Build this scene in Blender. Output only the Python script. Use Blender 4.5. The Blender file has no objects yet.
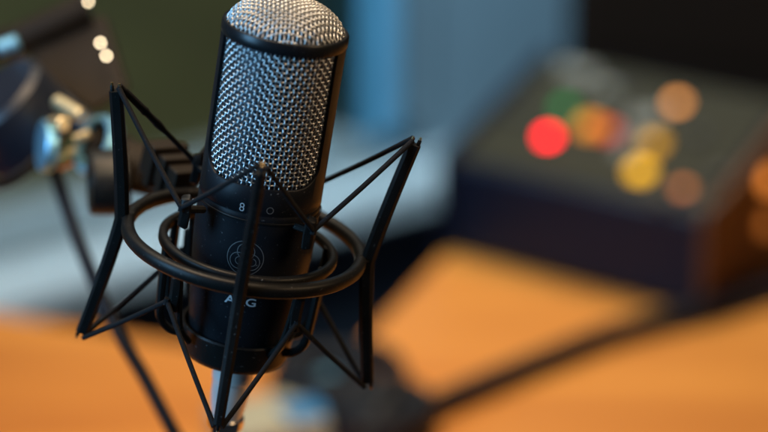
import bpy, bmesh, math, random
from mathutils import Vector, Matrix
random.seed(7)
PI = math.pi
sc = bpy.context.scene
COL = sc.collection
MM = 0.001

# ------------------------------------------------------------------ camera
H = 0.66
PITCH = math.radians(20)
LENS = 100.0
F = LENS / 36 * 768
D0 = 0.896
cam_d = bpy.data.cameras.new('camera')
cam = bpy.data.objects.new('camera', cam_d)
COL.objects.link(cam)
cam.location = (0, 0, H)
cam.rotation_euler = (PI / 2 - PITCH, 0, 0)
cam_d.lens = LENS
cam_d.sensor_width = 36
cam_d.clip_start = 0.02
cam_d.clip_end = 200
cam_d.dof.use_dof = True
cam_d.dof.focus_distance = 0.872
cam_d.dof.aperture_fstop = 3.15
cam_d.dof.aperture_blades = 0
sc.camera = cam
FWD = Vector((0, math.cos(PITCH), -math.sin(PITCH)))
UP = Vector((0, math.sin(PITCH), math.cos(PITCH)))
RT = Vector((1, 0, 0))
CP = Vector((0, 0, H))


def P(px, py, d):
    return CP + FWD * d + RT * ((px - 384) / F * d) + UP * ((216 - py) / F * d)


def ray(px, py):
    return (FWD + RT * ((px - 384) / F) + UP * ((216 - py) / F))


def on_z(px, py, z=0.0):
    r = ray(px, py)
    return CP + r * ((z - H) / r.z)


# ------------------------------------------------------------------ materials
def mat(name, col, rough=0.5, metal=0.0, noise=None, bump=None, spec=0.5, coat=0.0, emit=None, estr=0.0, dust=0.0):
    m = bpy.data.materials.new(name)
    m.use_nodes = True
    nt = m.node_tree
    b = nt.nodes['Principled BSDF']
    b.inputs['Base Color'].default_value = (*col, 1)
    b.inputs['Roughness'].default_value = rough
    b.inputs['Metallic'].default_value = metal
    b.inputs['Specular IOR Level'].default_value = spec
    b.inputs['Coat Weight'].default_value = coat
    tc = nt.nodes.new('ShaderNodeTexCoord')
    if noise:
        sca, amt = noise
        n = nt.nodes.new('ShaderNodeTexNoise')
        n.inputs['Scale'].default_value = sca
        n.inputs['Detail'].default_value = 6
        nt.links.new(tc.outputs['Object'], n.inputs['Vector'])
        r = nt.nodes.new('ShaderNodeMapRange')
        r.inputs['To Min'].default_value = 1 - amt
        r.inputs['To Max'].default_value = 1 + amt
        nt.links.new(n.outputs['Fac'], r.inputs['Value'])
        mx = nt.nodes.new('ShaderNodeVectorMath')
        mx.operation = 'SCALE'
        mx.inputs[0].default_value = col
        nt.links.new(r.outputs[0], mx.inputs['Scale'])
        if dust:      # sparse pale specks of dust and lint on the dark finish
            dn = nt.nodes.new('ShaderNodeTexNoise')
            dn.inputs['Scale'].default_value = 900
            dn.inputs['Detail'].default_value = 2
            nt.links.new(tc.outputs['Object'], dn.inputs['Vector'])
            dr = nt.nodes.new('ShaderNodeMapRange')
            dr.inputs['From Min'].default_value = 0.69
            dr.inputs['From Max'].default_value = 0.76
            dr.inputs['To Max'].default_value = dust
            nt.links.new(dn.outputs['Fac'], dr.inputs['Value'])
            ad = nt.nodes.new('ShaderNodeVectorMath')
            ad.operation = 'ADD'
            nt.links.new(mx.outputs[0], ad.inputs[0])
            nt.links.new(dr.outputs[0], ad.inputs[1])
            mx = ad
        nt.links.new(mx.outputs[0], b.inputs['Base Color'])
        r2 = nt.nodes.new('ShaderNodeMapRange')
        r2.inputs['To Min'].default_value = max(0.02, rough - 0.12)
        r2.inputs['To Max'].default_value = min(1, rough + 0.12)
        nt.links.new(n.outputs['Fac'], r2.inputs['Value'])
        nt.links.new(r2.outputs[0], b.inputs['Roughness'])
    if bump:
        sca, st, dist = bump
        n = nt.nodes.new('ShaderNodeTexNoise')
        n.inputs['Scale'].default_value = sca
        n.inputs['Detail'].default_value = 4
        nt.links.new(tc.outputs['Object'], n.inputs['Vector'])
        bp = nt.nodes.new('ShaderNodeBump')
        bp.inputs['Strength'].default_value = st
        bp.inputs['Distance'].default_value = dist
        nt.links.new(n.outputs['Fac'], bp.inputs['Height'])
        nt.links.new(bp.outputs[0], b.inputs['Normal'])
    if emit:
        b.inputs['Emission Color'].default_value = (*emit, 1)
        b.inputs['Emission Strength'].default_value = estr
    return m


M = dict(
    body=mat('satin_black_paint', (0.0095, 0.0105, 0.013), 0.40, 0.0, (60, 0.15), (2500, 0.3, 0.00005), spec=0.14, dust=0.10),
    rim=mat('black_rim', (0.009, 0.010, 0.012), 0.30, 0.0, (60, 0.15), (1500, 0.1, 0.00002), spec=0.3, dust=0.10),
    wire=mat('steel_wire', (0.64, 0.64, 0.63), 0.33, 1.0, (400, 0.2)),
    inner=mat('inner_gauze', (0.045, 0.055, 0.07), 0.5, 0.8, (300, 0.3), (2500, 0.6, 0.0002)),
    capsule=mat('capsule_dark', (0.03, 0.03, 0.03), 0.5),
    plastic=mat('black_plastic', (0.0085, 0.0082, 0.0078), 0.42, 0.0, (90, 0.3), (1800, 0.45, 0.00008), spec=0.22, dust=0.10),
    cord=mat('elastic_cord', (0.011, 0.011, 0.012), 0.85, 0.0, (700, 0.6), (2000, 1.0, 0.0004), spec=0.2, dust=0.05),
    print=mat('silver_print', (0.75, 0.78, 0.80), 0.35, 0.35),
    printdim=mat('grey_print', (0.17, 0.165, 0.16), 0.45, 0.3),
    chrome=mat('chrome', (0.85, 0.85, 0.84), 0.12, 1.0, (80, 0.06)),
    satin=mat('nickel_warm_tint', (0.86, 0.80, 0.74), 0.36, 0.45, (120, 0.1)),  # warm reflection of the desk put into the plug's base colour
    cheek=mat('warm_shadow_cheek', (0.13, 0.052, 0.020), 0.5, 0.0, (30, 0.3), spec=0.2),  # warm shadow tone at the console's right end, put in as colour
    bolt=mat('gold_lit_bolt', (0.98, 0.82, 0.52), 0.42, 1.0),  # gold of reflected warm light put into the chrome colour
    brass=mat('brass_eyelet', (0.65, 0.45, 0.22), 0.3, 1.0),
    rubber=mat('cable_rubber', (0.009, 0.010, 0.014), 0.5, 0.0, (60, 0.2), spec=0.22),
    stand=mat('stand_black', (0.008, 0.011, 0.020), 0.42, 0.0, (50, 0.2), (900, 0.2, 0.00005), spec=0.3),
    standbrown=mat('stand_bronze', (0.013, 0.009, 0.006), 0.55, 0.0, (60, 0.2), spec=0.15),
    wall=mat('wall_paint', (0.25, 0.32, 0.36), 0.8, 0.0, (3, 0.12), (200, 0.2, 0.0005)),
    wallgrey=mat('wall_grey', (0.36, 0.38, 0.37), 0.85, 0.0, (2.5, 0.25)),
    lowwall=mat('dark_skirting_panel', (0.035, 0.04, 0.055), 0.7, 0.0, (4, 0.2)),
    sill=mat('sill_paint', (0.82, 0.80, 0.76), 0.6, 0.0, (5, 0.1)),
    frame=mat('frame_daylit', (0.20, 0.55, 0.80), 0.5, 0.0, (5, 0.1)),  # blue of outside daylight on the jamb put into the colour
    floor=mat('floor_carpet', (0.035, 0.042, 0.06), 0.95, 0.0, (30, 0.2), (400, 0.5, 0.002)),
    lawn=mat('grass', (0.092, 0.090, 0.038), 0.95, 0.0, (2.5, 0.45), (40, 0.8, 0.03)),
    case=mat('console_case', (0.004, 0.009, 0.024), 0.5, 0.0, (20, 0.15), (500, 0.3, 0.0002), spec=0.25),
    panel=mat('console_panel', (0.026, 0.023, 0.013), 0.55, 0.0, (25, 0.2), spec=0.15),
    strip=mat('white_legend', (0.18, 0.17, 0.145), 0.6),
    dark=mat('black_key', (0.015, 0.015, 0.015), 0.4),
    monitor=mat('monitor_shell', (0.015, 0.008, 0.005), 0.7, 0.0, (20, 0.2), spec=0.05),
    screen=mat('screen_glass', (0.013, 0.007, 0.0045), 0.7, spec=0.03),
    cream=mat('cream_card', (0.40, 0.38, 0.28), 0.6, 0.0, (20, 0.15)),
    bluetape=mat('blue_plastic', (0.03, 0.20, 0.45), 0.4),
    teal=mat('dark_teal_gasket', (0.008, 0.035, 0.04), 0.5),
    bluetint=mat('blue_reflection_tint', (0.22, 0.50, 0.72), 0.42, 0.8),  # metal with its cool blue reflection put into the base colour
    edge=mat('desk_edging', (0.10, 0.06, 0.035), 0.6),
)


def glass_mat():
    m = bpy.data.materials.new('window_glass')
    m.use_nodes = True
    nt = m.node_tree
    nt.nodes.clear()
    o = nt.nodes.new('ShaderNodeOutputMaterial')
    t = nt.nodes.new('ShaderNodeBsdfTransparent')
    t.inputs[0].default_value = (0.9, 0.96, 0.93, 1)
    g = nt.nodes.new('ShaderNodeBsdfGlossy')
    g.inputs['Roughness'].default_value = 0.05
    mx = nt.nodes.new('ShaderNodeMixShader')
    fr = nt.nodes.new('ShaderNodeFresnel')
    fr.inputs[0].default_value = 1.45
    nt.links.new(fr.outputs[0], mx.inputs[0])
    nt.links.new(t.outputs[0], mx.inputs[1])
    nt.links.new(g.outputs[0], mx.inputs[2])
    nt.links.new(mx.outputs[0], o.inputs[0])
    return m


def wood_mat():
    m = mat('orange_wood', (0.72, 0.30, 0.065), 0.5)
    nt = m.node_tree
    b = nt.nodes['Principled BSDF']
    tc = nt.nodes.new('ShaderNodeTexCoord')
    mp = nt.nodes.new('ShaderNodeMapping')
    mp.inputs['Scale'].default_value = (0.8, 5, 5)
    mp.inputs['Rotation'].default_value = (0, 0, 0.35)
    n = nt.nodes.new('ShaderNodeTexNoise')
    n.inputs['Scale'].default_value = 3
    n.inputs['Detail'].default_value = 8
    n.inputs['Distortion'].default_value = 0.8
    cr = nt.nodes.new('ShaderNodeValToRGB')
    cr.color_ramp.elements[0].position = 0.3
    cr.color_ramp.elements[0].color = (0.52, 0.165, 0.022, 1)
    cr.color_ramp.elements[1].position = 0.7
    cr.color_ramp.elements[1].color = (0.72, 0.270, 0.042, 1)
    nt.links.new(tc.outputs['Object'], mp.inputs[0])
    nt.links.new(mp.outputs[0], n.inputs['Vector'])
    nt.links.new(n.outputs['Fac'], cr.inputs[0])
    nt.links.new(cr.outputs[0], b.inputs['Base Color'])
    return m


M['wood'] = wood_mat()
M['glass'] = glass_mat()


def lit(name, col, s):
    return mat(name, (col[0] * .5, col[1] * .5, col[2] * .5), 0.3, emit=col, estr=s)


# ------------------------------------------------------------------ object helpers
def tag(o, label, cat, group=None, kind=None):
    o['label'] = label
    o['category'] = cat
    if group:
        o['group'] = group
    if kind:
        o['kind'] = kind
    return o


def empty(name, mtx, label, cat, group=None):
    o = bpy.data.objects.new(name, None)
    COL.objects.link(o)
    o.empty_display_size = 0.02
    o.matrix_world = mtx
    return tag(o, label, cat, group)


def obj(name, bm, m, parent=None, smooth=True, bevel=None, angle=40, world=False, label=None):
    me = bpy.data.meshes.new(name)
    bmesh.ops.recalc_face_normals(bm, faces=bm.faces[:])
    bm.to_mesh(me)
    bm.free()
    o = bpy.data.objects.new(name, me)
    COL.objects.link(o)
    for mm in (m if isinstance(m, (list, tuple)) else [m]):
        me.materials.append(mm)
    if smooth:
        me.polygons.foreach_set('use_smooth', [True] * len(me.polygons))
        try:
            me.set_sharp_from_angle(angle=math.radians(angle))
        except Exception:
            pass
    if bevel:
        b = o.modifiers.new('bevel', 'BEVEL')
        b.width = bevel
        b.segments = 3
        b.limit_method = 'ANGLE'
        b.angle_limit = math.radians(35)
    if parent is not None:
        o.parent = parent
        if world:   # geometry given in world coordinates
            bpy.context.view_layer.update()
            me.transform(parent.matrix_world.inverted())
    if label:
        o['label'] = label
    return o


def lathe(bm, prof, n=64, mtx=None, closed=False, mi=0):
    """prof: list of (r, z); revolved about z"""
    rings = []
    for r, z in prof:
        if r < 1e-9:
            v = Vector((0, 0, z))
            if mtx: v = mtx @ v
            rings.append([bm.verts.new(v)])
        else:
            ring = []
            for i in range(n):
                a = 2 * PI * i / n
                v = Vector((r * math.cos(a), r * math.sin(a), z))
                if mtx: v = mtx @ v
                ring.append(bm.verts.new(v))
            rings.append(ring)
    pairs = list(zip(rings, rings[1:]))
    if closed:
        pairs.append((rings[-1], rings[0]))
    for A, B in pairs:
        for i in range(n):
            j = (i + 1) % n
            if len(A) == 1 and len(B) == 1:
                continue
            if len(A) == 1:
                f = bm.faces.new((A[0], B[i], B[j]))
            elif len(B) == 1:
                f = bm.faces.new((A[i], A[j], B[0]))
            else:
                f = bm.faces.new((A[i], A[j], B[j], B[i]))
            f.material_index = mi
    return bm


def frame_to(p, axis, up=Vector((0, 0, 1))):
    z = axis.normalized()
    if abs(z.dot(up)) > 0.98:
        up = Vector((1, 0, 0))
    x = up.cross(z).normalized()
    y = z.cross(x)
    m = Matrix((x, y, z)).transposed().to_4x4()
    m.translation = p
    return m


def tube(bm, pts, r, n=10, cap=True, mi=0):
    pts = [Vector(p) for p in pts]
    rr = r if isinstance(r, (list, tuple)) else [r] * len(pts)
    t0 = (pts[1] - pts[0]).normalized()
    ref = Vector((0, 0, 1)) if abs(t0.z) < 0.9 else Vector((1, 0, 0))
    x = (ref - t0 * ref.dot(t0)).normalized()
    rings = []
    for i, p in enumerate(pts):
        if i == 0: t = pts[1] - pts[0]
        elif i == len(pts) - 1: t = pts[-1] - pts[-2]
        else: t = pts[i + 1] - pts[i - 1]
        t.normalize()
        x = (x - t * x.dot(t)).normalized()
        y = t.cross(x)
        rings.append([bm.verts.new(p + (x * math.cos(2 * PI * k / n) + y * math.sin(2 * PI * k / n)) * rr[i]) for k in range(n)])
    for A, B in zip(rings, rings[1:]):
        for i in range(n):
            j = (i + 1) % n
            bm.faces.new((A[i], A[j], B[j], B[i])).material_index = mi
    if cap:
        bm.faces.new(rings[0][::-1]).material_index = mi
        bm.faces.new(rings[-1]).material_index = mi
    return bm


def smooth_path(pts, n=8):
    """Catmull-Rom"""
    pts = [Vector(p) for p in pts]
    out = []
    for i in range(len(pts) - 1):
        p0 = pts[max(i - 1, 0)]; p1 = pts[i]; p2 = pts[i + 1]; p3 = pts[min(i + 2, len(pts) - 1)]
        for k in range(n):
            t = k / n
            out.append(0.5 * ((2 * p1) + (-p0 + p2) * t + (2 * p0 - 5 * p1 + 4 * p2 - p3) * t * t + (-p0 + 3 * p1 - 3 * p2 + p3) * t ** 3))
    out.append(pts[-1])
    return out


def band(bm, pts, side, w, h, taper=None, c=0.28):
    """sweep a chamfered rectangle: w along 'side', h along the normal"""
    pts = [Vector(p) for p in pts]
    rings = []
    for i, p in enumerate(pts):
        if i == 0: t = pts[1] - pts[0]
        elif i == len(pts) - 1: t = pts[-1] - pts[-2]
        else: t = pts[i + 1] - pts[i - 1]
        t.normalize()
        s = Vector(side(i, p) if callable(side) else side)
        s = (s - t * s.dot(t)).normalized()
        nn = t.cross(s)
        k = taper(i / (len(pts) - 1)) if taper else 1
        a, b = w / 2 * k, h / 2 * (0.5 + 0.5 * k)
        ch = min(a, b) * c * 2
        prof = [(a - ch, b), (-(a - ch), b), (-a, b - ch), (-a, -(b - ch)), (-(a - ch), -b), (a - ch, -b), (a, -(b - ch)), (a, b - ch)]
        rings.append([bm.verts.new(p + s * u + nn * v) for u, v in prof])
    for A, B in zip(rings, rings[1:]):
        for i in range(8):
            j = (i + 1) % 8
            bm.faces.new((A[i], A[j], B[j], B[i]))
    bm.faces.new(rings[0][::-1])
    bm.faces.new(rings[-1])
    return bm


def box(bm, sx, sy, sz, mtx=None, mi=0):
    mtx = mtx or Matrix()
    vs = [bm.verts.new(mtx @ Vector((x * sx / 2, y * sy / 2, z * sz / 2))) for x in (-1, 1) for y in (-1, 1) for z in (-1, 1)]
    for f in ((0, 1, 3, 2), (4, 6, 7, 5), (0, 4, 5, 1), (2, 3, 7, 6), (0, 2, 6, 4), (1, 5, 7, 3)):
        bm.faces.new([vs[i] for i in f]).material_index = mi
    return bm


def prism(bm, poly, z0, z1, mi=0):
    A = [bm.verts.new((p[0], p[1], z0)) for p in poly]
    B = [bm.verts.new((p[0], p[1], z1)) for p in poly]
    n = len(poly)
    for i in range(n):
        bm.faces.new((A[i], A[(i + 1) % n], B[(i + 1) % n], B[i])).material_index = mi
    bm.faces.new(A[::-1]).material_index = mi
    bm.faces.new(B).material_index = mi
    return bm


BM = bmesh.new


# ------------------------------------------------------------------ microphone frame
def mic_frame(px, py, depth=D0, tilt=21.5, roll=8.75):
    e = math.radians(tilt)
    s, c = math.sin(math.radians(roll)), math.cos(math.radians(roll))
    def w(x, y, z): return RT * x + UP * y - FWD * z
    a = w(math.cos(e) * s, math.cos(e) * c, math.sin(e))
    r = w(c, -s, 0)
    b = a.cross(r)          # away from the viewer
    m = Matrix((r, b, a)).transposed().to_4x4()
    m.translation = P(px, py, depth)
    return m


def cyl(R, az, z):
    """az in degrees; -90 = front"""
    a = math.radians(az)
    return Vector((R * math.cos(a), R * math.sin(a), z)) * MM


# ------------------------------------------------------------------ MICROPHONE
MF = mic_frame(253, 242, roll=10.0)
mic = empty('studio_microphone', MF, 'black condenser microphone with woven steel grille and domed mesh top, upright in the spider mount', 'microphone')

R0 = 25.6
ZR0, ZR1 = 91.0, 96.0     # rim band


def body_r(z):
    if z > 8: return R0
    t = min(1, (8 - z) / 52)
    return R0 - 3.9 * (t ** 1.3)


HALF = math.radians(66)


def win_bottom(th):
    """th = angle from front or back centre (rad)"""
    s = abs(th) * R0
    smax = HALF * R0
    k = smax - 13
    if s < k: return 34.0
    return 34.0 + 11.0 * (1 - math.sqrt(max(0, 1 - ((s - k) / 13) ** 2)))


# shell: columns in theta
bm = BM()
NT = 240
zlow = [-50, -49, -46, -40, -32, -24, -16, -8, 0, 8, 14, 20, 21.7, 22.0, 22.5, 22.8, 27]
cols = []
for i in range(NT):
    a = 2 * PI * i / NT
    # angle from front (-90deg) wrapped and from back
    df = (a - 1.5 * PI + PI) % (2 * PI) - PI
    db = (a - 0.5 * PI + PI) % (2 * PI) - PI
    th = df if abs(df) < abs(db) else db
    inwin = abs(th) < HALF
    zb = win_bottom(th) if inwin else 62
    outer = []
    for z in zlow:
        r = body_r(z)
        if z in (22.0, 22.5): r -= 0.25
        if z == -50: r -= 0.8
        if z == -49: r -= 0.15
        outer.append(Vector((r * math.cos(a), r * math.sin(a), z)) * MM)
    cols.append((a, inwin, zb, outer))


def pt(a, r, z):
    return Vector((r * math.cos(a), r * math.sin(a), z)) * MM


TH = 1.3
grid = []
for a, inwin, zb, outer in cols:
    colv = [bm.verts.new(p) for p in outer]
    if inwin:
        colv.append(bm.verts.new(pt(a, R0, zb - 0.5)))
        colv.append(bm.verts.new(pt(a, R0 - 0.4, zb)))
        colv.append(bm.verts.new(pt(a, R0 - TH, zb)))
    else:
        colv.append(bm.verts.new(pt(a, R0, 62)))
        colv.append(bm.verts.new(pt(a, R0, 78)))
        colv.append(bm.verts.new(pt(a, R0, 91.6)))
    grid.append((inwin, colv, a))
for i in range(NT):
    A, B = grid[i], grid[(i + 1) % NT]
    if A[0] == B[0]:
        for k in range(len(A[1]) - 1):
            bm.faces.new((A[1][k], B[1][k], B[1][k + 1], A[1][k + 1]))
    else:
        nb = len(zlow)
        for k in range(nb - 1):
            bm.faces.new((A[1][k], B[1][k], B[1][k + 1], A[1][k + 1]))
        W, S = (A, B) if A[0] else (B, A)
        # close: window-edge column rises to the rim along the jamb
        wv = W[1]; sv = S[1]
        bm.faces.new((wv[nb - 1], sv[nb - 1], sv[nb], wv[nb]))
        a = W[2]
        j0 = wv[nb]; 
        j1 = bm.verts.new(pt(a, R0, 91.6))
        j2 = bm.verts.new(pt(a, R0 - TH, 91.6))
        bm.faces.new((j0, sv[nb], sv[nb + 1], sv[nb + 2], j1))
        bm.faces.new((j0, j1, j2, wv[nb + 2], wv[nb + 1]))
obj('body', bm, M['body'], mic, angle=50)

# bottom lid
bm = BM()
lathe(bm, [(0, -50.2), (20.6, -50.2), (21.2, -49.6)], 96)
lathe(bm, [(0, -47)] + [(20.5, -47)], 64)
for v in bm.verts: v.co *= MM
obj('base_plate', bm, M['body'], mic)

# rim band
bm = BM()
pr = [(R0 + 0.12, ZR0), (R0 + 0.3, ZR0 + 0.3), (R0 + 0.35, 93), (R0 + 0.25, 95.2), (R0 - 0.2, 96.0), (R0 - 0.9, 96.2), (R0 - 1.7, 95.7), (R0 - 2.0, 94.8), (R0 - 2.0, ZR0), ]
lathe(bm, pr, 160, closed=True)
for v in bm.verts: v.co *= MM
obj('rim', bm, M['rim'], mic, angle=35)

# woven grille round the side
RG = 24.1 - 0.25
bm = BM()
NV = 78
pitch = 2 * PI * RG / NV
wr = 0.33
amp = 0.33
zs = 31.5
ze = 93.0
NH = int((ze - zs) / pitch)
rnd = random.Random(3)
def sgn(i, j): return 1 if (i + j) % 2 == 0 else -1
for i in range(NV):     # upright wires
    a = 2 * PI * i / NV
    a += rnd.uniform(-1, 1) * 0.006
    pts = []
    for k in range(NH * 4 + 1):
        z = zs + k * pitch / 4
        w = math.cos(PI * k / 4) * (1 if i % 2 == 0 else -1)
        w = math.copysign(abs(w) ** 0.8, w)
        pts.append(pt(a, RG + amp * w, z))
    tube(bm, pts, wr * MM, 6, cap=False)
for j in range(NH + 1):   # hoops
    z = zs + j * pitch + rnd.uniform(-1, 1) * 0.09
    n = NV * 4
    vs = []
    for k in range(n):
        a = 2 * PI * k / n
        w = -math.cos(PI * k / 4) * (1 if j % 2 == 0 else -1)
        R = RG + amp * math.copysign(abs(w) ** 0.8, w)
        ring = []
        for q in range(6):
            b = 2 * PI * q / 6
            ring.append(bm.verts.new(pt(a, R + wr * math.cos(b), z + wr * math.sin(b))))
        vs.append(ring)
    for k in range(n):
        A, B = vs[k], vs[(k + 1) % n]
        for q in range(6):
            bm.faces.new((A[q], A[(q + 1) % 6], B[(q + 1) % 6], B[q]))
obj('side_grille', bm, M['wire'], mic, angle=180)

# inner gauze
bm = BM()
lathe(bm, [(0, 30), (22.6, 30), (22.6, 95), (21.5, 97.5), (17, 101.5), (11, 104.2), (5, 105.6), (0, 106)], 96)
for v in bm.verts: v.co *= MM
obj('inner_gauze', bm, M['inner'], mic)

# dome of woven wire
RD, HD = 24.0, 12.6
def dome(x, y, off):
    r = math.sqrt(x * x + y * y)
    q = min(1.0, r / RD)
    z = 94.6 + HD * (max(0.0, 1 - q ** 2.3)) ** 0.62
    # normal estimate
    nrm = Vector((x / RD ** 2 * 1.1, y / RD ** 2 * 1.1, (z - 94.6 + 1.5) / HD ** 2))
    nrm.normalize()
    return (Vector((x, y, z)) + nrm * off) * MM
bm = BM()
pd = 1.68
n = int(RD / pd)
rot = math.radians(8)
for d in (0, 1):
    for i in range(-n, n + 1):
        c = i * pd + rnd.uniform(-1, 1) * 0.04
        L = math.sqrt(max(0, RD ** 2 - c * c))
        if L < 1.5: continue
        pts = []
        m0 = math.ceil(-L / (pd / 4)); m1 = math.floor(L / (pd / 4))
        for k in range(m0, m1 + 1):
            s = k * pd / 4
            w = math.cos(PI * k / 4) * (1 if i % 2 == 0 else -1) * (1 if d == 0 else -1)
            x, y = (s, c) if d == 0 else (c, s)
            X = x * math.cos(rot) - y * math.sin(rot)
            Y = x * math.sin(rot) + y * math.cos(rot)
            pts.append(dome(X, Y, amp * w))
        tube(bm, pts, 0.32 * MM, 6, cap=False)
obj('top_grille', bm, M['wire'], mic, angle=180)

# capsule head inside
bm = BM()
lathe(bm, [(0, 28), (10, 28), (10, 34), (6, 36), (6, 50), (0, 50)], 32)
for v in bm.verts: v.co *= MM
obj('capsule_post', bm, M['capsule'], mic)


# writing bent onto the body
def bent_text(txt, size, s0, z0, name, m, sx=1.0, parent=mic, bold=0.0):
    cu = bpy.data.curves.new(name, 'FONT')
    cu.body = txt
    cu.size = size
    cu.align_x = 'CENTER'
    cu.align_y = 'CENTER'
    cu.offset = bold
    cu.resolution_u = 4
    tmp = bpy.data.objects.new('tmp', cu)
    COL.objects.link(tmp)
    bpy.context.view_layer.update()
    dg = bpy.context.evaluated_depsgraph_get()
    me = bpy.data.meshes.new_from_object(tmp.evaluated_get(dg))
    bpy.data.objects.remove(tmp)
    b = BM()
    b.from_mesh(me)
    bpy.data.meshes.remove(me)
    bmesh.ops.subdivide_edges(b, edges=b.edges[:], cuts=1)
    for v in b.verts:
        s = s0 + v.co.x * sx
        z = z0 + v.co.y
        r = body_r(z) + 0.06
        a = -PI / 2 + s / r
        v.co = Vector((r * math.cos(a), r * math.sin(a), z)) * MM
    ob = obj(name, b, m, parent, smooth=False)
    return ob


def arc_on_body(bm, cx, cz, rad, a0, a1, w, n=40, rx=1.0):
    prev = None
    for k in range(n + 1):
        t = math.radians(a0 + (a1 - a0) * k / n)
        row = []
        for rr in (rad - w / 2, rad + w / 2):
            s = cx + rr * rx * math.cos(t)
            z = cz + rr * math.sin(t)
            r = body_r(z) + 0.06
            a = -PI / 2 + s / r
            row.append(bm.verts.new(Vector((r * math.cos(a), r * math.sin(a), z)) * MM))
        if prev:
            bm.faces.new((prev[0], prev[1], row[1], row[0]))
        prev = row


bent_text('AKG', 5.2, 0.2, -17.2, 'lettering', M['print'], 1.25, bold=0.09)
# polar pattern marks: figure eight, heart shape hidden behind the arm, circle
bm = BM()
arc_on_body(bm, -5.0, 25.7, 0.78, 0, 360, 0.38)
arc_on_body(bm, -5.0, 24.1, 0.82, 0, 360, 0.38)
obj('pattern_mark', bm, M['print'], mic, smooth=False, label='small pale blue figure eight mark')
bm = BM()
arc_on_body(bm, 6.6, 25.2, 1.35, 0, 360, 0.34)
obj('pattern_mark', bm, M['printdim'], mic, smooth=False, label='small dim circle mark')
bm = BM()
for k in range(1):
    arc_on_body(bm, 0.7, 25.2, 1.3, 100, 440, 0.3, rx=1.05)
obj('pattern_mark', bm, M['printdim'], mic, smooth=False)
# round emblem: three heart-like loops in a circle
bm = BM()
ex, ez = -0.6, 3.0
arc_on_body(bm, ex, ez, 7.6, 0, 360, 0.34, 64)
for ang in (90, 210, 330):
    ox = ex + 3.0 * math.cos(math.radians(ang)); oz = ez + 3.0 * math.sin(math.radians(ang))
    arc_on_body(bm, ox, oz, 3.6, ang - 150, ang + 150, 0.34, 32)
    arc_on_body(bm, ox + 0.4, oz, 1.7, ang - 110, ang + 110, 0.3, 20)
obj('emblem', bm, M['printdim'], mic, smooth=False)

# ------------------------------------------------------------------ SHOCK MOUNT
SF = mic_frame(245, 240, roll=11.0)
sm = empty('shock_mount', SF, 'black plastic spider shock mount with elastic cords and four bowed arms, holding the microphone', 'shock mount')

# outer ring
bm = BM()
def rectprof(r0, r1, z0, z1, c):
    return [(r0 + c, z0), (r1 - c, z0), (r1, z0 + c), (r1, z1 - c), (r1 - c, z1), (r0 + c, z1), (r0, z1 - c), (r0, z0 + c)]
lathe(bm, rectprof(46.9, 52.0, -2.9, 2.9, 1.2), 160, closed=True)
for v in bm.verts: v.co *= MM
obj('outer_ring', bm, M['plastic'], sm, angle=60)
# inner ring
bm = BM()
off = (SF.inverted() @ MF).translation
lathe(bm, rectprof(34.2, 37.9, -4.2, 0.2, 0.9), 128, closed=True)
for v in bm.verts: v.co = v.co * MM + Vector((off.x * .5, off.y * .5, 0))
obj('inner_ring', bm, M['plastic'], sm, angle=60)

ZT, ZB = 55.5, -55.0
RT_TIP = 62.0


def arm_bm(az):
    bm = BM()
    pts = []
    n = 26
    for k in range(n + 1):
        z = ZB + (ZT - ZB) * k / n
        q = abs(z) / 55
        r = 52.2 + (RT_TIP - 52.2) * q ** 1.15
        pts.append(cyl(r, az, z))
    tang = cyl(1, az + 90, 0).normalized()
    def tp(t):
        q = abs(t - 0.5) * 2
        return 1.04 - 0.20 * q
    band(bm, pts, tang, 5.2 * MM, 6.0 * MM, tp)
    # forked ends
    for end, nx in ((pts[-1], pts[-1] - pts[-2]), (pts[0], pts[0] - pts[1])):
        d = nx.normalized()
        for s in (-1, 1):
            p = end + cyl(1, az, 0).normalized() * (s * 1.55 * MM)
            tube(bm, [p - d * 0.001, p + d * 0.0018, p + d * 0.0023], [0.85 * MM, 0.85 * MM, 0.5 * MM], 10)
    # boss where the arm meets the ring
    band(bm, [cyl(48.5, az, 0), cyl(52.5, az, 0)], tang, 6.2 * MM, 6.4 * MM)
    return bm


ARMS = (183, -84.5, 2, 92)
for az in ARMS:
    ar = obj('arm', arm_bm(az), M['plastic'], sm, angle=40)
    tang = cyl(1, az + 90, 0).normalized()
    for zz in (ZT, ZB):
        for s in (-1, 1):
            b = BM()
            p = cyl(RT_TIP + s * 1.55, az, zz)
            dz = cyl(0, 0, 1.7 if zz > 0 else -1.7) + cyl(.35, az, 0)
            tube(b, [p + dz, p + dz * 1.9], 0.55 * MM, 10)
            obj('eyelet', b, M['brass'], ar)

# collar hugging the body and the hook tabs
bm = BM()
lathe(bm, rectprof(25.65, 25.95, 18.6, 19.6, 0.1), 128, closed=True)
off = (SF.inverted() @ MF).translation
for v in bm.verts: v.co = v.co * MM + Vector((off.x, off.y, 0))
obj('collar', bm, M['plastic'], sm, angle=60)

HOOKZ = 20.5
HOOKR = 36.0


def tab(az, z0, z1, r):
    bm = BM()
    tang = cyl(1, az + 90, 0).normalized()
    pts = [cyl(r + 0.6, az, z0), cyl(r + .2, az, z0 + .8), cyl(r - .2, az, (z0 + z1) / 2), cyl(r + .2, az, z1 - .8), cyl(r + 0.6, az, z1)]
    def tp(t):
        return 0.72 if t in (0.0, 1.0) else 1.0
    band(bm, pts, tang, 5.6 * MM, 4.6 * MM, tp, c=0.42)
    return bm


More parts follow.
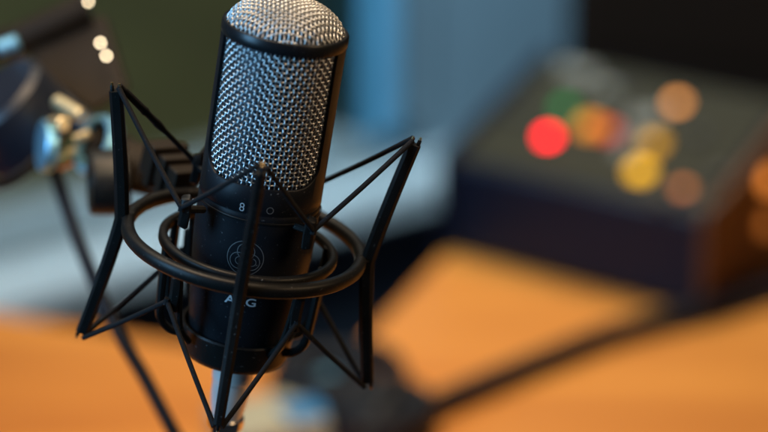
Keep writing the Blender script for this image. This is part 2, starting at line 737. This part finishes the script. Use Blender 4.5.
for az in (228, 318, 48, 138):
    bm = tab(az, 11.5, 25, HOOKR)
    tang = cyl(1, az + 90, 0).normalized()
    band(bm, [cyl(26.2, az, 18), cyl(HOOKR - 0.5, az, 19.5)], tang, 3.4 * MM, 2.8 * MM)
    obj('hook', bm, M['plastic'], sm)
    bm = tab(az, -26, -10, HOOKR)
    path = smooth_path([cyl(35.4, az, -1.5), cyl(34.6, az, -12), cyl(33.0, az, -24), cyl(30.5, az, -35), cyl(24.5, az, -42.5)], 6)
    band(bm, path, tang, 3.6 * MM, 2.8 * MM)
    obj('lower_hook', bm, M['plastic'], sm).location = (off.x * .3, 0, 0)

# U shaped side struts from inner ring into the cup
for az in (200, -20, 20, 160):
    bm = BM()
    tang = cyl(1, az + 90, 0).normalized()
    path = smooth_path([cyl(34.8, az, -1), cyl(34.6, az, -14), cyl(34.0, az, -28), cyl(33.0, az, -37), cyl(28.5, az, -42.5), cyl(23.0, az, -44)], 7)
    band(bm, path, tang, 4.4 * MM, 3.2 * MM)
    obj('strut', bm, M['plastic'], sm).location = (off.x * .5, 0, 0)

# base cup
bm = BM()
cup = [(10, -52.4), (20.2, -52.4), (22.4, -51.4), (23.4, -49.0), (24.0, -40.5), (24.5, -39.0), (24.0, -38.2), (22.9, -38.6), (22.6, -42), (22.4, -48), (21, -51.0), (10, -51.2)]
lathe(bm, cup, 96, closed=True)
for v in bm.verts: v.co = v.co * MM + Vector((off.x * .9, off.y * .9, 0))
obj('base_cup', bm, M['plastic'], sm, angle=45)

# elastic cords
for az in ARMS:
    for zt, hz in ((ZT, HOOKZ), (ZB, -21.5)):
        for s in (-1, 1):
            tang = cyl(1, az + 90, 0).normalized()
            a0 = cyl(RT_TIP - 0.9, az, zt * 1.0) + tang * (s * 1.5 * MM)
            ha = {183: 180, -84.5: -90, 2: 0, 92: 90}[az] + 3 + 45 * s
            a1 = cyl(HOOKR + 2.2, ha, hz)
            tip = a0 + Vector((0, 0, (2.0 if zt > 0 else -2.0))) * MM
            bm = BM()
            if az == 183 and zt > 0 and s == -1:     # knotted, sleeved length of the cord at the back left
                d = a1 - tip
                pts = [tip] + [tip + d * t for t in (0.06, 0.08, 0.30, 0.33, 0.36, 0.40, 0.45, 0.5, 0.55, 0.58, 0.62, 1.0)]
                rr = [1.1, 1.1, 1.5, 1.7, 1.9, 1.5, 1.5, 1.6, 1.8, 1.5, 1.2, 1.1, 1.1]
                tube(bm, pts, [q * MM for q in rr], 12)
            else:
                mid = (tip + a1) / 2 + Vector((0, 0, -0.5 * MM))
                tube(bm, smooth_path([tip, mid, a1], 5), 1.12 * MM, 10)
            # turn round the hook
            band(bm, [a1 + Vector((0, 0, 1.4 * MM)), a1 - Vector((0, 0, 1.4 * MM))], tang, 2.6 * MM, 2.4 * MM)
            obj('cord', bm, M['cord'], sm)

# swivel block that carries the ring on the stand
def L(x, y, z): return Vector((x, y, z)) * MM
bm = BM()
blk = frame_to(L(-37, 46, 4), L(-20, 26, 3).normalized())
for k, (w, h, l, o) in enumerate(((12, 13, 8, -4), (16, 18, 5, 2.5), (13, 14, 4, 7), (18, 20, 5, 11.5), (14, 15, 8, 18))):
    m = blk @ Matrix.Translation((0, 0, o * MM))
    box(bm, w * MM, h * MM, l * MM * 1.02, m)
obj('swivel_block', bm, M['standbrown'], sm, bevel=0.0008)

# ------------------------------------------------------------------ PLUG AND CABLE below the microphone
pl = empty('cable_plug', MF @ Matrix.Translation((0, 0, -52 * MM)), 'silver cable plug pushed into the foot of the microphone, above its cable', 'plug')
bm = BM()
lathe(bm, [(0, 2), (8.6, 2), (8.9, -1), (8.9, -12), (8.3, -13), (8.3, -20), (7.4, -27), (6.7, -30), (0, -30)], 48)
for v in bm.verts: v.co *= MM
obj('shell', bm, M['satin'], pl, angle=30)
bm = BM()
lathe(bm, [(0, -30), (6.0, -30), (7.8, -31), (8.0, -33), (7.8, -35.2), (6.4, -36), (0, -36)], 48)
for v in bm.verts: v.co *= MM
obj('collar', bm, M['chrome'], pl, angle=30)
bm = BM()
lathe(bm, [(0, -36), (5.6, -36), (5.2, -50), (4, -60), (0, -60)], 32)
for v in bm.verts: v.co *= MM
obj('strain_relief', bm, M['rubber'], pl)
bm = BM()
tube(bm, smooth_path([L(0, 0, -58), L(-2, 2, -100), L(-6, 10, -170), L(-10, 30, -260)], 8), 3 * MM, 12)
obj('cable', bm, M['rubber'], pl)

# ------------------------------------------------------------------ BOOM STAND HEAD (behind left)
DB = 1.03
bo = empty('microphone_stand', Matrix.Translation(P(30, 110, DB)), 'black and chrome boom stand head with knobs, clamped behind the spider mount at left', 'microphone stand')


def K(px): return px / F * DB     # pixels to metres at that distance


def cylbm(p, axis, r, l, prof=None, n=48):
    b = BM()
    m = frame_to(p, axis)
    c = min(r, l) * 0.12
    lathe(b, prof or [(0, -l / 2), (r - c, -l / 2), (r, -l / 2 + c), (r, l / 2 - c), (r - c, l / 2), (0, l / 2)], n, m)
    return b


AXL = (RT * -1 + FWD * -0.35 + UP * 0.05).normalized()    # toward left, a little at the viewer
# clamping knob
r = 0.0152
b = BM()
m = frame_to(P(108, 182, 0.985), (RT * -1 + FWD * -0.25 + UP * -0.02))
lathe(b, [(0, -.009), (r * .93, -.009), (r, -.0075), (r, .0065), (r * .94, .0085), (r * .5, .0088), (r * .45, .0078), (0, .0078)], 48, m)
obj('clamping_knob', b, M['plastic'], bo, world=True, angle=30)
obj('swivel_joint', cylbm(P(140, 168, 0.99), (RT * -1 + FWD * -0.25 + UP * .25), 0.0118, 0.020), M['standbrown'], bo, world=True, angle=30)
b = BM()
for k, o in enumerate((0, 1, 2)):
    box(b, 0.006, 0.017 - 0.003 * k, 0.012, frame_to(P(150 + 13 * k, 176 + 6 * k, 0.985), UP + RT * .35))
obj('swivel_fin', b, M['standbrown'], bo, world=True, bevel=0.0008)
# chrome collar ring, blue reflection put into its colour
b = BM()
m = frame_to(P(98, 146, 1.02), (RT * -0.75 + FWD * -0.62 + UP * 0.35))
lathe(b, [(0.0118, -.004), (0.0146, -.004), (0.0152, -.002), (0.0152, .002), (0.0146, .004), (0.0118, .004)], 64, m, closed=True)
obj('chrome_collar', b, M['bluetint'], bo, world=True, angle=30)
obj('inner_hub', cylbm(P(106, 146, 1.035), (RT * -0.75 + FWD * -0.62 + UP * 0.35), 0.0095, 0.022), M['standbrown'], bo, world=True)
# round knob face, blue glint put into its colour
obj('round_knob', cylbm(P(47, 146, 1.02), (RT * -0.92 + FWD * -0.38 + UP * .05), 0.0125, 0.006), M['bluetint'], bo, world=True, angle=30)
# bright bolts
b = cylbm(P(69, 109, 1.015), (P(86, 118, 1.0) - P(52, 98, 1.02)), 0.0034, 0.021)
obj('bolt', b, M['bolt'], bo, world=True, angle=30)
obj('bolt', cylbm(P(58, 124, 1.01), (P(70, 126, 1.0) - P(48, 124, 1.02)), 0.0034, 0.012), M['bolt'], bo, world=True, angle=30)
obj('bolt', cylbm(P(82, 136, 1.02), RT + UP * 0.4, 0.0022, 0.008), M['bolt'], bo, world=True, angle=30)
obj('bolt', cylbm(P(68, 158, 1.03), RT + UP * 0.5, 0.004, 0.012), M['brass'], bo, world=True, angle=30)
# main round housing
obj('housing', cylbm(P(16, 118, 1.05), (RT * -0.5 + FWD * -0.45 + UP * 0.6), 0.0265, 0.034), M['stand'], bo, world=True, angle=30)
b = BM()
m = frame_to(P(22, 150, 1.05), (RT * -0.5 + FWD * -0.45 + UP * 0.6))
lathe(b, rectprof(.0215 / MM, .0245 / MM, -3, 3, .8), 64, m @ Matrix.Scale(MM, 4), closed=True)
obj('housing_rim', b, M['standbrown'], bo, world=True, angle=30)
# sloping tube from the housing to the joint
b = BM()
tube(b, [P(20, 70, 1.06), P(75, 118, 1.05), P(92, 132, 1.045)], [.0080, .0070, .0070], 24)
obj('tube', b, M['stand'], bo, world=True)
# upper bracket plate
b = BM()
q = [P(24, 44, 1.09), P(104, 14, 1.09), P(128, 88, 1.07), P(92, 112, 1.07), P(40, 74, 1.08)]
th_ = FWD * 0.012
A = [b.verts.new(p) for p in q]; B_ = [b.verts.new(p + th_) for p in q]
for i in range(5):
    b.faces.new((A[i], A[(i + 1) % 5], B_[(i + 1) % 5], B_[i]))
b.faces.new(A); b.faces.new(B_[::-1])
obj('bracket', b, M['standbrown'], bo, world=True, bevel=0.002)
b = BM()
tube(b, [P(-60, 64, 1.10), P(20, 40, 1.09), P(88, 8, 1.09)], .0085, 24)
obj('boom_tube', b, M['standbrown'], bo, world=True)
for (x, y, s) in ((100, 45, .0010), (106, 58, .0010), (88, 4, .0009), (18, 76, .0012), (33, 76, .0012)):
    obj('screw', cylbm(P(x, y, 1.068), (RT * 0.2 - FWD - UP * -.3), s, .006), M['chrome'], bo, world=True, angle=30)
b = cylbm(P(8, 46, 1.06), (RT + UP * 0.35), 0.0042, 0.011)
obj('end_cap', b, M['bluetint'], bo, world=True, angle=30)

# cable hanging from the stand
b = BM()
cp = smooth_path([P(20, 60, 1.08), P(38, 120, 1.07), P(56, 175, 1.06), P(80, 245, 1.05), P(112, 320, 1.04), (P(146, 380, 1.04)), P(178, 440, 1.04), P(235, 540, 1.05), P(300, 640, 1.07)], 8)
tube(b, cp, .0035, 14)
o = obj('hanging_cable', b, M['rubber'])
tag(o, 'thin black cable hanging down from the boom stand head at left', 'cable')

# ------------------------------------------------------------------ DESK
desk = empty('desk', Matrix.Translation((0.2, 1.5, 0)), 'orange wooden desk with an inward corner, under the console', 'desk')
pa = on_z(-260, 272); pb = on_z(335, 368); pc = on_z(437, 262); pd_ = on_z(505, 192)
poly = [pa, pb, pc, pd_, Vector((1.6, pd_.y + 0.3, 0)), Vector((1.6, 0.9, 0)), Vector((-1.0, 0.9, 0))]
b = BM()
prism(b, poly, -0.028, 0)
obj('desk_top', b, [M['wood']], desk, smooth=False, world=True, bevel=0.002)
for x, y in ((-.75, 1.0), (1.45, 1.0), (1.45, 2.2), (0.12, 1.75)):
    b = BM(); box(b, .05, .05, .70, Matrix.Translation((x, y, -.028 - .35)))
    obj('leg', b, M['edge'], desk, world=True, bevel=.003)

# ------------------------------------------------------------------ CONSOLE
d0 = on_z(447, 254); d1 = on_z(697, 318)
fx = (d1 - d0); W = fx.length; fx.normalize()
fy = Vector((-fx.y, fx.x, 0))
cm = Matrix((fx, fy, Vector((0, 0, 1)))).transposed().to_4x4()
cm.translation = (d0 + d1) / 2
con = empty('control_console', cm, 'dark wedge-shaped control console with coloured lit buttons on its sloping top, standing on the desk', 'control console')
HF, HBK, DEP = 0.084, 0.142, 0.158
b = BM()
v = []
for x in (-W / 2, W / 2):
    v.append([b.verts.new((x, 0.004, 0.003)), b.verts.new((x, DEP, 0.003)), b.verts.new((x, DEP, HBK)), b.verts.new((x, 0.0, HF))])
b.faces.new(v[0]); b.faces.new(v[1][::-1])
for i in range(4):
    b.faces.new((v[0][i], v[0][(i + 1) % 4], v[1][(i + 1) % 4], v[1][i]))
obj('case', b, M['case'], con, bevel=0.004)
for sx in (-1, 1):     # end cheeks added; right one tinted for the warm shadow there
    b = BM()
    ca, cb = [], []
    for y, z in ((-.004, 0.001), (DEP + .004, 0.001), (DEP + .004, HBK + .005), (-.004, HF + .005)):
        ca.append(b.verts.new((sx * (W / 2 + .0005), y, z))); cb.append(b.verts.new((sx * (W / 2 + .0075), y, z)))
    for i in range(4):
        b.faces.new((ca[i], ca[(i + 1) % 4], cb[(i + 1) % 4], cb[i]))
    b.faces.new(ca); b.faces.new(cb[::-1])
    obj('end_cheek', b, M['cheek'] if sx > 0 else M['case'], con, bevel=.0015)
sl = math.atan2(HBK - HF, DEP)
SL = math.hypot(HBK - HF, DEP)
TOP = Matrix.Translation((0, 0, HF)) @ Matrix.Rotation(sl, 4, 'X')     # x across, y up the slope, z out


def topbox(x, y, w, h, t, z=0.0):
    b = BM(); box(b, w, h, t, TOP @ Matrix.Translation((x, y, z + t / 2)))
    return b


obj('top_panel', topbox(0, SL / 2, W - .012, SL - .012, .002, 0.0005), M['panel'], con, bevel=.0006)


def locate(px, py):
    """point of the sloping top seen at that pixel"""
    T = con.matrix_world @ TOP
    n = T.to_3x3() @ Vector((0, 0, 1)); p0 = T.translation
    r = ray(px, py)
    t = (p0 - CP).dot(n) / r.dot(n)
    q = T.inverted() @ (CP + r * t)
    return q.x, q.y


bpy.context.view_layer.update()
LED = [
    ('lit_button', 549, 142, .0125, 'led', (1.0, 0.001, 0.014), 12.0, 'round red button glowing brightly'),
    ('lit_button', 678, 108, .013, 'led', (1.0, 0.36, 0.08), 3.2, 'round amber lit button'),
    ('lit_button', 684, 194, .012, 'led', (0.9, 0.24, 0.05), 1.15, 'round dull orange button'),
    ('lit_button', 641, 176, .015, 'sq', (0.95, 0.46, 0.005), 2.2, 'square yellow lit button'),
    ('lit_button', 655, 148, .014, 'sq', (0.85, 0.38, 0.005), 1.2, 'square yellow lit button'),
    ('lit_button', 591, 131, .018, 'sq', (0.9, 0.30, 0.01), 1.2, 'square orange lit button'),
    ('lit_button', 610, 136, .013, 'sq', (0.8, 0.02, 0.015), 0.9, 'square dim red button'),
    ('lit_button', 566, 113, .013, 'sq', (0.01, 0.35, 0.08), 0.8, 'square green button'),
]
for nm, px, py, s, kd, c, st, lb in LED:
    x, y = locate(px, py)
    mm_ = lit('lamp_' + str(px), c, st)
    if kd == 'led':
        b = BM()
        lathe(b, [(0, 0.001), (s / 2, 0.001), (s / 2, .004), (s * .38, .006), (0, .0066)], 32, TOP @ Matrix.Translation((x, y, .0015)))
        o = obj(nm, b, mm_, con, angle=30, label=lb)
        b = BM()
        lathe(b, [(s / 2, 0), (s / 2 + .002, 0), (s / 2 + .002, .003), (s / 2, .003)], 32, TOP @ Matrix.Translation((x, y, .0022)), closed=True)
        obj('bezel', b, M['dark'], o)
    else:
        o = obj(nm, topbox(x, y, s, s * .9, .006, .002), mm_, con, bevel=.001, label=lb)
# unlit keys and pale legends
for (px, py) in ((520, 118), (700, 140), (706, 214), (720, 180), (665, 205), (625, 96)):
    x, y = locate(px, py)
    obj('key', topbox(x, y, .014, .012, .006, .002), M['dark'], con, bevel=.001)
for (px, py, w, h) in ((578, 74, .034, .016), (612, 92, .030, .012), (640, 122, .020, .020), (628, 150, .014, .024), (655, 120, .012, .022)):
    x, y = locate(px, py)
    obj('legend_strip', topbox(x, y, w, h, .001, .0026), M['strip'], con, smooth=False)

# glowing lamp on the brown end cheek
T = con.matrix_world
side = W / 2 + .0077
o_ = T.inverted() @ CP
for px, py, rad, st in ((768, 180, .0085, 1.8), (766, 224, .0085, 0.5)):
    dr_ = T.inverted().to_3x3() @ ray(px, py)
    hit = o_ + dr_ * ((side - o_.x) / dr_.x)
    b = BM()
    lathe(b, [(0, 0), (rad, 0), (rad, .003), (rad * .7, .006), (0, .007)], 32, frame_to(hit, Vector((1, 0, 0))))
    obj('lit_button', b, lit('lamp_orange_' + str(py), (1, .30, .05), st), con, label='orange lamp glowing on the brown end of the console')

# dark screen behind the console
mo_c = on_z(735, 116)
mo = empty('monitor', Matrix.Translation(mo_c) @ Matrix.Rotation(math.radians(-22), 4, 'Z'), 'large dark switched-off monitor standing behind the console', 'monitor')
b = BM(); box(b, .54, .035, .45, Matrix.Translation((0.09, 0, .228)))
obj('shell', b, M['monitor'], mo, bevel=.006)
b = BM(); box(b, .50, .003, .38, Matrix.Translation((0.09, -.0195, .25)))
obj('screen', b, M['screen'], mo, bevel=.0008)
b = BM(); box(b, .05, .03, .1, Matrix.Translation((0.09, .034, .06))); box(b, .22, .16, .012, Matrix.Translation((0.09, .03, .008)))
obj('foot', b, M['monitor'], mo, bevel=.003)

# cable on the desk
b = BM()
pts = [on_z(x, y + 9) + Vector((0, 0, .0094)) for x, y in ((330, 500), (370, 456), (407, 425), (440, 406), (479, 389), (520, 372), (563, 355), (600, 340), (640, 328), (700, 314), (768, 293), (840, 268), (920, 236))]
tube(b, smooth_path(pts, 8), .0092, 14)
o = obj('desk_cable', b, M['rubber'])
tag(o, 'thick black cable running across the orange desk in front of the console', 'cable')

# ------------------------------------------------------------------ things on the desk under the microphone (far out of focus)
def on_desk(px, py): return on_z(px, py)
g = on_desk(318, 418)
hp = empty('headphones', Matrix.Translation(g), 'black headphones lying on the desk below the microphone, silver-blue cup face', 'headphones')
b = BM()
lathe(b, [(.013, 0), (.038, 0), (.043, .008), (.043, .022), (.036, .030), (.018, .028), (.013, .012)], 48, Matrix.Translation((0.006, 0.03, 0.0)), closed=True)
obj('ear_pad', b, M['rubber'], hp)
b = BM()
lathe(b, [(0, .003), (.015, .003), (.015, .012), (0, .012)], 32, Matrix.Translation((.006, .030, 0)))
obj('ear_liner', b, M['rubber'], hp)
b = BM()
lathe(b, [(0, .010), (.011, .010), (.011, .016), (.008, .019), (0, .020)], 32, Matrix.Translation((.006, .026, .004)))
obj('cup_face', b, M['bluetint'], hp)
b = BM()
lathe(b, [(.004, 0), (.034, 0), (.040, .006), (.040, .026), (.034, .032), (.006, .030)], 48, Matrix.Translation((.046, -.03, 0.0)), closed=True)
obj('ear_pad', b, M['rubber'], hp)
b = BM()
tube(b, smooth_path([Vector((.01, .055, .022)), Vector((.035, .055, .03)), Vector((.055, .02, .034)), Vector((.055, -.03, .034)), Vector((.03, -.07, .02))], 8), .007, 14)
obj('headband', b, M['rubber'], hp)

g = on_desk(268, 432)
pk = empty('card_box', Matrix.Translation(g) @ Matrix.Rotation(math.radians(25), 4, 'Z'), 'pale cream carton with a blue label lying beside the headphones', 'box')
b = BM(); box(b, .075, .06, .02, Matrix.Translation((0, -.01, .0102)))
obj('carton', b, M['cream'], pk, bevel=.002)
b = BM(); box(b, .030, .030, .0012, Matrix.Translation((.020, -.018, .0210)))
obj('label', b, M['bluetape'], pk)
g = on_desk(356, 432)
o = BM()
lathe(o, [(0, .0005), (.017, .0005), (.017, .012), (.014, .014), (0, .0145)], 40)
o = obj('tape_roll', o, M['cream'])
o.location = g
tag(o, 'small cream roll of tape on the desk at the bottom edge', 'tape')

# ------------------------------------------------------------------ ROOM: window wall, floor, garden
W0 = Vector((-0.41, 2.3, 0)); t_ = Vector((0.777, 0.63, 0)).normalized(); n_ = Vector((t_.y, -t_.x, 0))   # n_ towards the room
WM = Matrix((t_, -n_, Vector((0, 0, 1)))).transposed().to_4x4()   # x along, y outward, z up
WM.translation = W0


def s_at(px):
    r = ray(px, 150)
    # (CP + r k).xy = W0 + t s
    a, bb = r.x, r.y
    det = a * (-t_.y) - (-t_.x) * bb
    cx_, cy_ = W0.x - CP.x, W0.y - CP.y
    k = (cx_ * (-t_.y) - (-t_.x) * cy_) / det
    p = CP + r * k
    return (p - W0).dot(t_)


s_end = s_at(362)
ZS = -0.180


def wbox(x0, x1, y0, y1, z0, z1, bm=None):
    b = bm or BM()
    box(b, x1 - x0, y1 - y0, z1 - z0, WM @ Matrix.Translation(((x0 + x1) / 2, (y0 + y1) / 2, (z0 + z1) / 2)))
    return b


# wall: right of the window, above, below, left
s_rail = s_at(452)
b = wbox(s_end + .10, 3.4, 0, .20, -.277, 2.0)
wbox(-3.0, s_end + .10, 0, .20, 1.5, 2.0, b)
wbox(-3.0, -2.2, 0, .20, -.277, 1.5, b)
o = obj('wall', b, M['wall'], smooth=False); o['kind'] = 'structure'
b = wbox(-3.0, 3.4, -.004, .20, -.73, -.282)
o = obj('lower_wall', b, M['lowwall'], smooth=False); o['kind'] = 'structure'
win = empty('window', WM, 'window with frame tinted daylight blue and light grey sill, green garden outside', 'window')
obj('gasket', wbox(s_end - .016, s_end - .001, -.012, .10, ZS, 1.5), M['teal'], win, world=True, bevel=.002)
obj('frame', wbox(s_end, s_end + .034, -.03, .10, ZS, 1.5), M['frame'], win, world=True, bevel=.004)
obj('frame', wbox(s_end + .036, s_end + .098, -.015, .10, ZS, 1.5), M['wall'], win, world=True, bevel=.004)
obj('frame', wbox(-2.2, -2.12, -.02, .10, ZS, 1.5), M['frame'], win, world=True, bevel=.004)
obj('frame', wbox(-2.12, s_end, 0, .10, 1.42, 1.5), M['frame'], win, world=True, bevel=.004)
obj('bottom_rail', wbox(-2.2, s_end + .035, -.012, .10, ZS - .045, ZS - .002), M['wallgrey'], win, world=True, bevel=.006)
obj('sill', wbox(-2.25, s_rail, -.08, .12, ZS - .092, ZS - .047), M['sill'], win, world=True, bevel=.01)
obj('pane', wbox(-2.12, s_end - .017, .05, .056, ZS + .001, 1.42), M['glass'], win, world=True, smooth=False)

b = BM()
prism(b, [(-6, -3), (6, -3), (6, 7), (-6, 7)], -.75, -.73)
o = obj('floor', b, M['floor'], smooth=False); o['kind'] = 'structure'

# garden outside
b = BM()
N = 40
vg = [[b.verts.new(WM @ Vector((-9 + 16 * i / N, .25 + 14 * (j / N) ** 1.3, -.75 + .10 * j / N * 14 * (j / N) + .03 * math.sin(i * 1.3 + j)))) for i in range(N + 1)] for j in range(N + 1)]
for j in range(N):
    for i in range(N):
        b.faces.new((vg[j][i], vg[j][i + 1], vg[j + 1][i + 1], vg[j + 1][i]))
o = obj('lawn', b, M['lawn']); o['kind'] = 'structure'

# ------------------------------------------------------------------ LIGHT
def area(name, loc, target, size, power, col, sy=None, spread=180):
    l = bpy.data.lights.new(name, 'AREA')
    l.energy = power
    l.color = col
    l.size = size
    if sy:
        l.shape = 'RECTANGLE'; l.size_y = sy
    l.spread = math.radians(spread)
    o = bpy.data.objects.new(name, l)
    COL.objects.link(o)
    o.location = loc
    o.rotation_euler = (Vector(target) - Vector(loc)).to_track_quat('-Z', 'Y').to_euler()
    return o


C = P(249, 200, D0)
area('cool_key', C + Vector((-0.85, -0.50, 0.38)), C, 0.4, 3.0, (0.25, 0.60, 1.0), 0.7, spread=80)
area('warm_side', C + Vector((0.85, -0.35, 0.55)), C, 0.3, 0.65, (1.0, 0.68, 0.38), spread=70)
area('warm_top', C + Vector((-0.02, 0.10, 1.0)), C, 0.4, 3.0, (1.0, 0.72, 0.46), spread=90)
area('desk_light', Vector((0.18, 1.95, 1.6)), Vector((-0.02, 1.58, 0)), 0.3, 2.5, (1.0, 0.79, 0.50), spread=62)
area('wall_light', Vector((-0.2, 1.5, 1.4)), Vector((0.15, 2.7, 0.0)), 0.5, 12, (0.50, 0.79, 1.0), spread=90)
area('stand_fill', P(110, -150, 0.9), P(75, 110, 1.03), 0.16, 0.11, (1.0, 0.78, 0.5), spread=45)  # fill added to bring out gold highlights on the stand bolts
area('garden_light', WM @ Vector((-1, 2.5, 5)), WM @ Vector((-1.0, 3.5, -.7)), 5.0, 260, (1.0, 0.98, 0.85))

w = bpy.data.worlds.new('World')
sc.world = w
w.use_nodes = True
w.node_tree.nodes['Background'].inputs[0].default_value = (0.35, 0.5, 0.65, 1)
w.node_tree.nodes['Background'].inputs[1].default_value = 0.05

vs_ = sc.view_settings
vs_.view_transform = 'Standard'
vs_.look = 'None'
vs_.exposure = -0.1
vs_.gamma = 1
